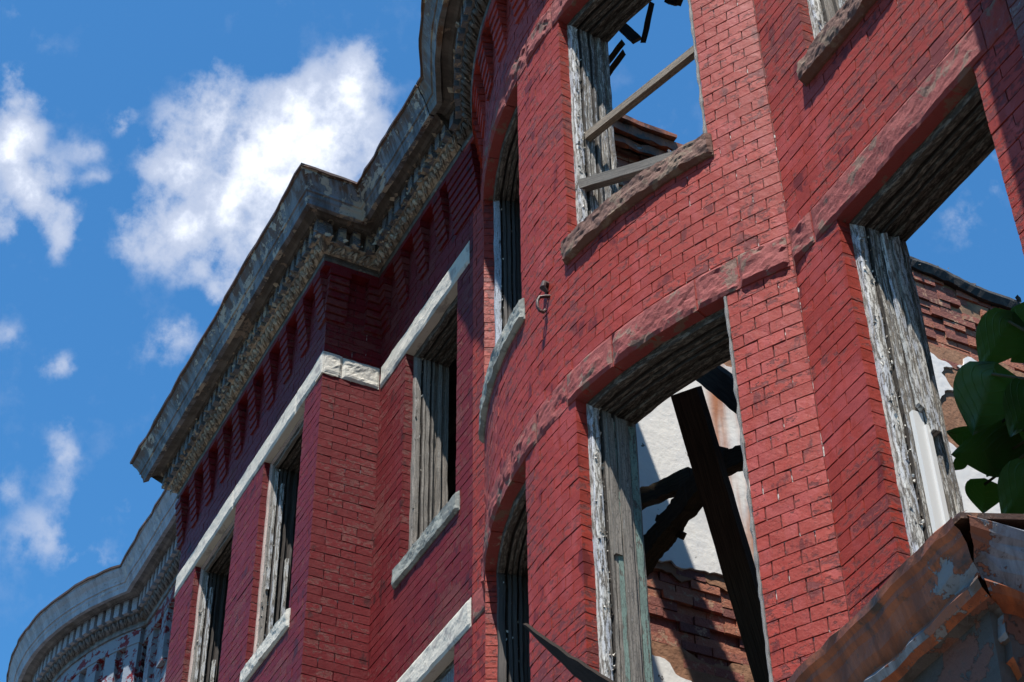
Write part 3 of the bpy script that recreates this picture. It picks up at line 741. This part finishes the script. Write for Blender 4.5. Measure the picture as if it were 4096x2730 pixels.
# party wall to the left house, seen through the empty windows
XP = -20.9; wP = plane_y(XP)
def ztop(y): return 26.8-(y-13)*.075+.04*math.sin(y*3.1)
PW0 = 10.7; PW1 = 27
mb = MB()
def sk(s, z):
    n1 = noise.noise(Vector((s*.9, z*1.6, 3)))
    return z > ztop(s)-.25 or (n1 > .42)
bricks(mb, wP, PW0, PW1, 13.2, 27, [], rough=.05, skip=sk, BL=.56, out=.02)
mb.build('brick_wall', M['bare'], RH)['label'] = 'bare orange brick party wall inside'
mb = MB(); 
for i in range(40):
    a = PW0+(PW1-PW0)*i/40; b = PW0+(PW1-PW0)*(i+1)/40
    cbox(mb, wP, a, b, Z0, ztop((a+b)/2)-.05, .03, .25, maxs=None)
mb.build('mortar', M['mortar_p'], RH)
def iso_sheet(mb, W, s0, s1, z0, z1, fn, d_front, d_back, st=.09):
    """a coat whose broken edge follows fn = 0 (kept where fn > 0)"""
    nx = int((s1-s0)/st); nz = int((z1-z0)/st)
    val = [[fn(s0+i*st, z0+j*st) for j in range(nz+1)] for i in range(nx+1)]
    for i in range(nx):
        for j in range(nz):
            cs = [(i, j), (i+1, j), (i+1, j+1), (i, j+1)]; vv = [val[a][b] for a, b in cs]
            if max(vv) <= 0: continue
            poly = []; edges = []
            for k in range(4):
                a, b = cs[k], cs[(k+1) % 4]; va, vb = vv[k], vv[(k+1) % 4]
                if va > 0: poly.append((s0+a[0]*st, z0+a[1]*st))
                if (va > 0) != (vb > 0):
                    t_ = va/(va-vb); poly.append((s0+(a[0]+(b[0]-a[0])*t_)*st, z0+(a[1]+(b[1]-a[1])*t_)*st)); edges.append(len(poly)-1)
            def df(s, z): return d_front+.012*noise.noise(Vector((s*1.3, z*1.3, 1)))
            vs = [W(s, z, df(s, z)) for s, z in poly]; n = len(poly); fs = [list(range(n))]
            if min(vv) <= 0:
                o_ = len(vs); vs += [W(s, z, d_back) for s, z in poly]
                for k in range(n): fs.append([k, (k+1) % n, o_+(k+1) % n, o_+k])
            mb.add(vs, fs)
def edge_noise(s, z, k=1.0): return noise.fractal(Vector((s*1.1, z*1.1, k)), .8, 2.2, 5)
def f_brown(s, z):
    up = 24.0+.35*edge_noise(s, z, 2)-z if s > 12.4 else 25-z
    lo = max(z-16.55+.30*edge_noise(s, z, 4), (15.25+.3*edge_noise(s, z, 6)-z)) if s > 13.05 else 1
    return min(up, lo)
def f_white(s, z):
    up = 23.70+.25*edge_noise(s, z, 3)-z
    lo = z-16.72+.30*edge_noise(s, z, 4.5) if s > 13.0 else z-16.1
    if z < 15.6: lo = 14.6+.4*edge_noise(s, z, 5)-z + (13.9-s)*.5
    hole = 1.0
    for (hs, hz, hr, hv) in ((20.9, 21.9, .95, .5), (20.65, 23.3, .30, .5), (22.7, 22.7, .6, .5), (15.15, 21.75, .32, .7), (21.4, 22.0, .75, .5)):
        hole = min(hole, math.hypot((s-hs), (z-hz)*1.1)-hr+.35*edge_noise(s, z, 8))
    return min(up, lo, hole)
mb = MB(); iso_sheet(mb, wP, 10.75, 25.5, 13.0, 24.6, f_brown, -.06, .05); mb.build('brown_plaster_coat', M['browncoat'], RH)
mb = MB(); iso_sheet(mb, wP, 10.75, 25.5, 13.0, 24.4, f_white, -.10, -.05); mb.build('white_plaster', M['plaster'], RH)
# tar coping on its sloping top
mb = MB()
pts = []
for i in range(110):
    y = 12.6+(PW1-12.6)*i/109; z = ztop(y)
    r1 = .03*noise.noise(Vector((y*4, 0, 1))); r2 = .05*noise.noise(Vector((y*3, 5, 1)))
    pts.append([wP(y, z-.30+r2*2, -.10+r1), wP(y, z-.12, -.16+r2), wP(y, z-.03, -.14+r1), wP(y, z+.05+r1, -.02), wP(y, z+.07+r2, .3), wP(y, z-.25, .32)])
vs = [v for p in pts for v in p]; fs = []
for i in range(len(pts)-1):
    for j in range(6): fs.append([i*6+j, (i+1)*6+j, (i+1)*6+(j+1) % 6, i*6+(j+1) % 6])
mb.add(vs, fs); 
for i in range(260):
    y = random.uniform(12.8, PW1); c = wP(y, ztop(y)+random.uniform(-.28, .07), random.uniform(-.16, .02)); flake(mb, c, random.uniform(.015, .05))
mb.build('tar_coping', M['tar'], RH)
# boarded roof edge still clinging at the front end of that wall
mb = MB()
cbox(mb, wP, 12.0, 14.3, 26.62, 26.72, -.55, .1, jit=.008, maxs=.3); cbox(mb, wP, 12.0, 14.5, 26.38, 26.60, -.45, -.38, jit=.012, maxs=.2); cbox(mb, wP, 12.2, 15.1, 26.15, 26.34, -.34, -.26, jit=.012, maxs=.2)
mb.build('rotten_roof_edge', M['porch'], RH)
# unseen ledge added inside the front wall top to shape the party wall shadow
mb = MB(); cbox(mb, wA2, -20.6, -8.4, 25.5, 25.75, .3, 1.15, maxs=1.0, jit=.004)
mb.build('shadow_ledge', M['black_wood'], RH)
# right-hand party wall
mb = MB(); cbox(mb, W0, -8.3, -7.9, Z0, 25.5, 10.75, 27, maxs=None); mb.build('right_party_wall', M['bare'], RH)

# iron hook on the bay
HK = thing('wall_hook', 'small rusty iron hook sticking out of the curved red bay wall', 'hook', (-15.98, 8.8, 16.4))
def tube(mb, pts, r, n=8, mi=0, taper=None):
    vs = []; fs = []
    for i, p in enumerate(pts):
        d = (pts[min(i+1, len(pts)-1)]-pts[max(i-1, 0)]).normalized(); a = d.orthogonal().normalized(); b = d.cross(a)
        if i and True:
            a = (pa-d*pa.dot(d)).normalized(); b = d.cross(a)
        pa = a; rr = r*(taper[i] if taper else 1)
        for k in range(n): vs.append(p+a*math.cos(2*PI*k/n)*rr+b*math.sin(2*PI*k/n)*rr)
    for i in range(len(pts)-1):
        for k in range(n): fs.append([i*n+k, i*n+(k+1) % n, (i+1)*n+(k+1) % n, (i+1)*n+k])
    fs += [list(range(n-1, -1, -1)), [(len(pts)-1)*n+k for k in range(n)]]
    mb.add(vs, fs)
mb = MB(); tube(mb, [P(-15.98, 8.9, 16.86), P(-15.98, 8.80, 16.86), P(-15.98, 8.78, 16.80), P(-15.97, 8.84, 16.72)], .017, taper=[1.3, 1.5, 1.2, .5]); mb.build('hinge_pin', M['iron'], HK, smooth=True)
mb = MB(); tube(mb, [P(-15.93, 8.9, 16.64), P(-15.95, 8.80, 16.62), P(-15.97, 8.72, 16.59), P(-15.98, 8.69, 16.52), P(-15.98, 8.69, 16.42), P(-15.98, 8.72, 16.36), P(-15.98, 8.78, 16.35), P(-15.98, 8.81, 16.40)], .010); mb.build('hook', M['iron'], HK, smooth=True)

def vw(px, py, Y):
    f = 7363.3; v = cd+cr*(px-2048)/f-cu*(py-1365)/f; v = v*(Y/v.y); return P(v.x, v.y, v.z)
def caulk(z0, z1, par):
    mb = MB(); n = int((z1-z0)/.07); pts = [wBay(wr[1]-.022+.010*noise.noise(Vector((i*.5, z0, 0))), z0+(z1-z0)*i/n, .0) for i in range(n+1)]
    tube(mb, pts, .010, 6, taper=[max(.25, .9+.9*noise.noise(Vector((i*.37, z0, 4)))) for i in range(n+1)]); mb.build('caulk_bead', M['frame_white'], par)
caulk(17.22, 21.84, fwr); caulk(9.0, 14.46, flr)
# fallen timbers seen through the lower bay window
mb = MB(); bar(mb, vw(2744, 1565, 11.2), vw(3105, 2790, 13.2), .092, .032, Vector((1, .30, 0)), 20, .004, rot=.0, ends=.004)
tag(place(mb.build('timber_beam', M['black_wood'])), 'thick blackened beam leaning steeply behind the lower bay window', 'beam')
mb = MB(); bar(mb, P(-17.0, 12.0, 17.3), P(-15.2, 12.0, 14.75), .075, .04, Vector((0, 0, 1)), 14, .01)
tag(place(mb.build('timber_beam', M['black_wood'])), 'thin black rafter slanting down behind the top of the leaning beam', 'beam')
mb = MB()
bar(mb, P(-19.9, 12.3, 15.6), P(-17.2, 12.3, 15.95), .080, .05, Vector((0, 0, 1)), 40, .03); bar(mb, P(-17.5, 12.3, 15.92), P(-15.6, 12.3, 15.2), .062, .04, Vector((0, 0, 1)), 30, .028)
tag(place(mb.build('timber_beam', M['moss_wood'])), 'mossy broken joist crossing behind the leaning beam', 'beam')
mb = MB(); bar(mb, P(-19.8, 12.5, 16.95), P(-18.3, 12.5, 16.42), .06, .03, Vector((0, 0, 1)), 10, .03, ends=.05); bar(mb, P(-19.2, 12.4, 16.2), P(-18.55, 12.4, 15.45), .022, .015, Vector((0, 0, 1)), 5, .01)
tag(place(mb.build('splintered_board', M['moss_wood'])), 'short splintered boards stuck out left of the leaning beam', 'board')
# roof scraps behind the upper bay window
scr = [((390, 755), (628, 452), .11, 'dark roof board scrap, lowest but one behind the upper bay window'), ((380, 905), (640, 552), .11, 'lowest dark roof board scrap behind the upper bay window'),
       ((590, 250), (780, 425), .19, 'wide dark roof board scrap hanging under the window head'), ((935, 30), (845, 440), .10, 'narrow dark board hanging straight down under the window head')]
def sp(x, y, Y):                   # survey reading of the photograph: a point of the vertical plane at depth Y
    px, py = 2250+x/2.613, y/2.613; f = 7363.3
    v = cd+cr*(px-2048)/f-cu*(py-1365)/f
    v = v*(Y/v.y); return P(v.x, v.y, v.z)
for a, b, wd_, lab in scr:
    mb = MB(); pa, pb = sp(*a, 11.2), sp(*b, 11.2); dd_ = (pa-pb).normalized()
    bar(mb, pa, pb, wd_*S*.46, .014, cd.cross(dd_), 6, .006, ends=.012)
    tag(place(mb.build('roof_board_scrap', M['moss_wood'])), lab, 'board')
mb = MB(); bar(mb, sp(1100, -20, 11.2), sp(1235, 5, 11.2), .04, .02, Vector((0, 0, 1)), 8, .02)
tag(place(mb.build('roof_board_scrap', M['moss_wood'])), 'ragged dark scrap peeping in at the very top of the photo', 'board')

# splintered plank in the foreground of the bay
mb = MB()
A_ = P(-15.79, 8.3, 11.26); B_ = P(-13.7, 8.3, 9.15)
vs = []; fs = []; n = 26; uv = []
for i in range(n+1):
    t_ = i/n; c = A_.lerp(B_, t_); c.z -= .012*math.sin(t_*PI); wdt = .004+.075*t_**.9
    up = Vector((1, 0, -1)).normalized().cross(Vector((-.4, -.82, -.4)).normalized()); up = up if up.z > 0 else -up; nn_ = Vector((-.4, -.82, -.4)).normalized(); j = noise.noise(Vector((t_*9, 0, 3)))*.012
    for (p, q_) in ((1, -.008), (1, .008), (-1, .008), (-1, -.008)): vs.append(c+up*(wdt*p+j)+nn_*q_)
for i in range(n):
    for j in range(4):
        fs.append([i*4+j, i*4+(j+1) % 4, (i+1)*4+(j+1) % 4, (i+1)*4+j]); x0, x1 = i*.05, (i+1)*.05; uv.append([(x0, j*.1), (x0, j*.1+.1), (x1, j*.1+.1), (x1, j*.1)])
fs += [[3, 2, 1, 0], [n*4+j for j in range(4)]]; uv += [None, None]
mb.add(vs, fs, uv)
tag(place(mb.build('broken_plank', M['plank'])), 'dark pointed splinter of plank jutting up in front of the bay at the bottom', 'plank')

# ================================================================== porch cornice, bottom right
PO = thing('porch_roof', 'rusty orange sheet metal porch cornice with a split corner, bottom right', 'porch roof', (-9.6, 8.6, Z0))
PPR = [(0, 7.20), (.03, 7.17), (.02, 7.11), (-.02, 7.08), (-.03, 7.04), (-.065, 7.00), (-.10, 6.90), (-.16, 6.82), (-.17, 6.79), (-.12, 6.77), (-.09, 6.73), (-.12, 6.68), (-.20, 6.66), (-.32, 6.64), (-.35, 6.60), (-.35, 6.47), (-.38, 6.44), (-.41, 6.43), (-.42, 6.32),
       (-.45, 6.30), (-.50, 6.22), (-.60, 6.18), (-.62, 6.0), (-.66, 5.97), (-.70, 5.85), (-.84, 5.82), (-.87, 5.62), (-.95, 5.58), (-.97, 5.3), (-1.08, 5.24), (-1.10, 4.6)]
def porch_front(o):
    # corner (-7.61, 7.30), running away at a slight angle
    d = Vector((-1, .075)).normalized(); nn = Vector((-.075, -1)).normalized(); c = Vector((-7.61, 7.30))+nn*o
    st = c+d*(.02-min(0, o)*.55)
    out = []
    for i in range(61):
        q_ = st+d*(7.0*i/60); out.append((q_.x, q_.y))
    return out
def porch_side(o):
    d = Vector((.09, 1)).normalized(); nn = Vector((1, -.09)).normalized(); c = Vector((-7.61, 7.30))+nn*o
    st = c+d*(.07-min(0, o)*.9); L = (9.98-st.y)/d.y
    return [((st+d*(L*i/12)).x, (st+d*(L*i/12)).y) for i in range(13)]
def pz(j, v): return 1 if j in (9, 10) else 2 if j in (12, 13, 16, 17, 20, 21, 22, 23, 24, 25, 26) else 0  # grey roll is a painted highlight; undersides take the darker, shade-coloured metal
mb = MB(); sweep_path(mb, PPR, porch_front, 0, pz, .011, False); mb.build('front_cornice', [M['porch'], M['porch_grey'], M['porch_dark']], PO, recalc=False)
mb = MB(); sweep_path(mb, PPR, porch_side, 0, lambda j, v: 0 if j in (9, 10, 11, 12, 18, 19) else 2 if j > 20 else 1, .02, False); o = mb.build('side_cornice', [M['porch'], M['porch_grey'], M['porch_dark']], PO, recalc=False); o['label'] = 'grey galvanised side cornice sprung loose from the corner'
mb = MB(); vs = [P(*q_) for q_ in [(-7.75, 7.55, 7.0), (-7.65, 9.98, 7.0), (-14.4, 9.98, 7.0), (-14.4, 8.05, 7.0), (-8.6, 8.2, 3.5), (-8.5, 9.98, 3.5), (-14.4, 9.98, 3.5), (-14.4, 8.6, 3.5)]]
mb.add(vs, [[0, 1, 2, 3], [7, 6, 5, 4], [0, 4, 5, 1], [1, 5, 6, 2], [2, 6, 7, 3], [3, 7, 4, 0]]); mb.build('boxing', M['porch_dark'], PO)
mb = MB(); vs = [P(*q_) for q_ in [(-7.60, 7.31, 7.205), (-14.4, 7.82, 7.205), (-14.4, 9.97, 7.8), (-7.35, 9.97, 7.8)]]
vs += [v-Vector((0, 0, .02)) for v in vs]; mb.add(vs, [[0, 1, 2, 3], [7, 6, 5, 4], [0, 4, 5, 1], [1, 5, 6, 2], [2, 6, 7, 3], [3, 7, 4, 0]]); mb.build('roof_sheet', M['rust'], PO)
mb = MB(); a0 = Vector((-7.60, 7.33)); dd_ = Vector((-1, .075)).normalized()
vs = []; 
for i in range(24):
    q_ = a0+dd_*(i*.12); h = .10*min(1, (i+1)/2)*max(.05, 1-i/16)+.01*noise.noise(Vector((i*.7, 0, 0)))
    vs += [P(q_.x, q_.y, 7.20), P(q_.x, q_.y+.06, 7.20+h)]
mb.add(vs, [[2*i, 2*i+2, 2*i+3, 2*i+1] for i in range(23)]); mb.build('bent_flashing', M['rust'], PO, recalc=False)
mb = MB(); tube(mb, [P(-9.3, 8.4, 4.6), P(-9.3, 8.4, Z0+.02)], .09, 12); tube(mb, [P(-13.9, 8.6, 4.6), P(-13.9, 8.6, Z0+.02)], .09, 12); mb.build('column_pair', M['frame_white'], PO)

# ================================================================== leaves growing inside
TR = thing('paulownia_sapling', 'young tree with big dark heart shaped leaves growing inside the right hand window', 'tree', (-10.4, 11.4, Z0+.02))
def leaf(mb, base, tip, width, normal, curl=.12):
    L = (tip-base).length; d = (tip-base).normalized(); n_ = (normal-d*normal.dot(d)).normalized(); s_ = d.cross(n_)
    N = 14; K = 8; vs = []; uv = []
    for i in range(N+1):
        t_ = i/N
        wv = (math.sin(PI*t_**.60)**.75)*(1-.45*t_**2) if 0 < t_ < 1 else 0
        back = -.13*L*(1-t_)**5 
        for j in range(-K, K+1):
            x = j/K; wob = 1+.03*math.sin(t_*9+j*.3)
            lobe = -.22*L*abs(x)**1.3*(1-t_)**3
            p = base+d*(L*t_+lobe)+s_*(width*.5*wv*x*wob)+n_*(curl*L*(abs(x)*.9-(t_-.3)**2*1.2)+.004*L*math.sin(abs(x)*11-t_*16))
            vs.append(p); uv.append((t_+abs(x)*.35, x*.2))
    fs = []; ul = []; W_ = 2*K+1
    for i in range(N):
        for j in range(W_-1):
            f = [i*W_+j, i*W_+j+1, (i+1)*W_+j+1, (i+1)*W_+j]; fs.append(f); ul.append([uv[k] for k in f])
    mb.add(vs, fs, ul)
def vd(px, py, D):
    f = 7363.3; v = (cd+cr*(px-2048)/f-cu*(py-1365)/f)*D; return P(v.x, v.y, v.z)
def kk(x, y): return 3500+x/1.569, 1150+y/1.569
LV = [ # base, tip in readings of the photograph, width (u), distance
 ((840, 215), (665, 520), .56, 19.2), ((735, 545), (612, 930), .74, 19.0), ((870, 1010), (478, 1050), .60, 19.3), ((690, 1235), (680, 1420), .46, 19.6),
 ((985, 640), (850, 940), .52, 18.8), ((985, 1170), (800, 1460), .58, 18.7), ((640, 960), (445, 905), .26, 19.9), ((965, 380), (850, 470), .26, 19.5),
 ((830, 220), (775, 160), .16, 19.4), ((930, 900), (700, 1190), .62, 19.5), ((560, 1080), (480, 1150), .16, 20.1), ((950, 130), (1000, 330), .4, 19.3)]
stemtop = kk(1180, 600)
for a, b, wd_, Y in LV:
    mb = MB(); pa, pb = vd(*kk(*a), Y), vd(*kk(*b), Y-.1)
    leaf(mb, pa, pb, wd_*S, Vector((.55+random.uniform(-.2, .2), -.35+random.uniform(-.2, .2), -.70)), -random.uniform(.04, .10)); lf = mb.build('leaf', M['leaf'], TR, smooth=True, recalc=False)
mb = MB()
st0 = P(-10.25, 11.5, 11.0)
tube(mb, [P(-10.4, 11.4, Z0+.02), P(-10.35, 11.45, 2), P(-10.3, 11.5, 8), st0, P(-10.1, 11.5, 13.0)], .03, taper=[1.3, 1.1, 1, .7, .3])
for a, b, wd_, Y in LV:
    pa = vd(*kk(*a), Y); zz = min(max(pa.z-.25, P(0, 0, 10)[2]), P(0, 0, 12.8)[2]); s0_ = Vector((P(-10.2, 0, 0)[0], 11.5*S, zz)); tube(mb, [s0_, (s0_+pa)/2+Vector((0, 0, .05)), pa], .007, 6)
mb.build('stem', M['stem'], TR, smooth=True)

# ================================================================== peeling white neighbour, bottom left
NB = thing('brick_rowhouse', 'peeling white and red brick row house with a pale curved cornice, far bottom left', 'building', (-40, 11, Z0), 'brick row houses along the street')
ZN = .3
opn = [(RB*math.radians(-24.9), RB*math.radians(-4.7), *WINZ), (RB*math.radians(5.5), RB*math.radians(25), *WINZ)]
mb = MB(); AN = RB*math.radians(32.3)
bricks(mb, wNB, -AN, AN, 12, 24.7, opn, maxs=.26, BL=.36); bricks(mb, wA2, -39.1, -32.93, 12, 24.7, [(-37.4, -35.2, *WINZ)])
mb.build('brick_wall', M['brick_c'], NB)
mb = MB(); backing(mb, wNB, -AN, AN, Z0, 25.9, opn, maxs=.3); backing(mb, wA2, -39.1, -32.93, Z0, 25.9, [(-37.4, -35.2, *WINZ)]); mb.build('mortar', M['mortar_a'], NB)
for i in range(12):
    s = RB*math.radians(-30+5.5*i); mb = MB(); cbox(mb, wNB, s-.2, s+.2, 22.9, 24.4, -.13, .1, jit=.001); mb.build('brick_corbel', M['brick_c'], NB)
for x in (-38.3, -37.2, -36.1, -35.0, -33.9):
    mb = MB(); cbox(mb, wA2, x-.4, x, 22.9, 24.4, -.13, .1, jit=.001); mb.build('brick_corbel', M['brick_c'], NB)
mb = MB(); cbox(mb, wNB, -AN, AN, 24.36, 24.80, -.155, .1, maxs=.25, jit=.0015); cbox(mb, wA2, -39.2, -32.93, 24.36, 24.80, -.153, .1, maxs=.5, jit=.001); mb.build('frieze_course', M['brick_c'], NB)
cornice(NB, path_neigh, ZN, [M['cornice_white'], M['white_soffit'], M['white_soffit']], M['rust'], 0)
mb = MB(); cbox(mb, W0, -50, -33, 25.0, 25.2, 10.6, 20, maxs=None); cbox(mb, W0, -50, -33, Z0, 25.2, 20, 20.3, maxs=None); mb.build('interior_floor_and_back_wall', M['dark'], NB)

# ================================================================== neighbour at the far right edge
NR = thing('brick_rowhouse', 'greyish red worn brick row house at the very right edge, mostly out of frame', 'building', (-5, 10.5, Z0), 'brick row houses along the street')
mb = MB(); bricks(mb, plane_x(9.97), -8.195, -3, 8, 24.4, []); mb.build('brick_wall', M['brick_d'], NR)
mb = MB(); backing(mb, plane_x(9.97), -8.19, -1.5, Z0, 26, []); mb.build('mortar', M['mortar_b'], NR)
mb = MB(); cbox(mb, W0, -7.26, -2.5, 14.3, 25.8, 8.5, 9.95, maxs=None); o = mb.build('unseen_shadow_box', M['cornice_white'], NR)  # unseen box added out of view to cast the shadow at the wall's end
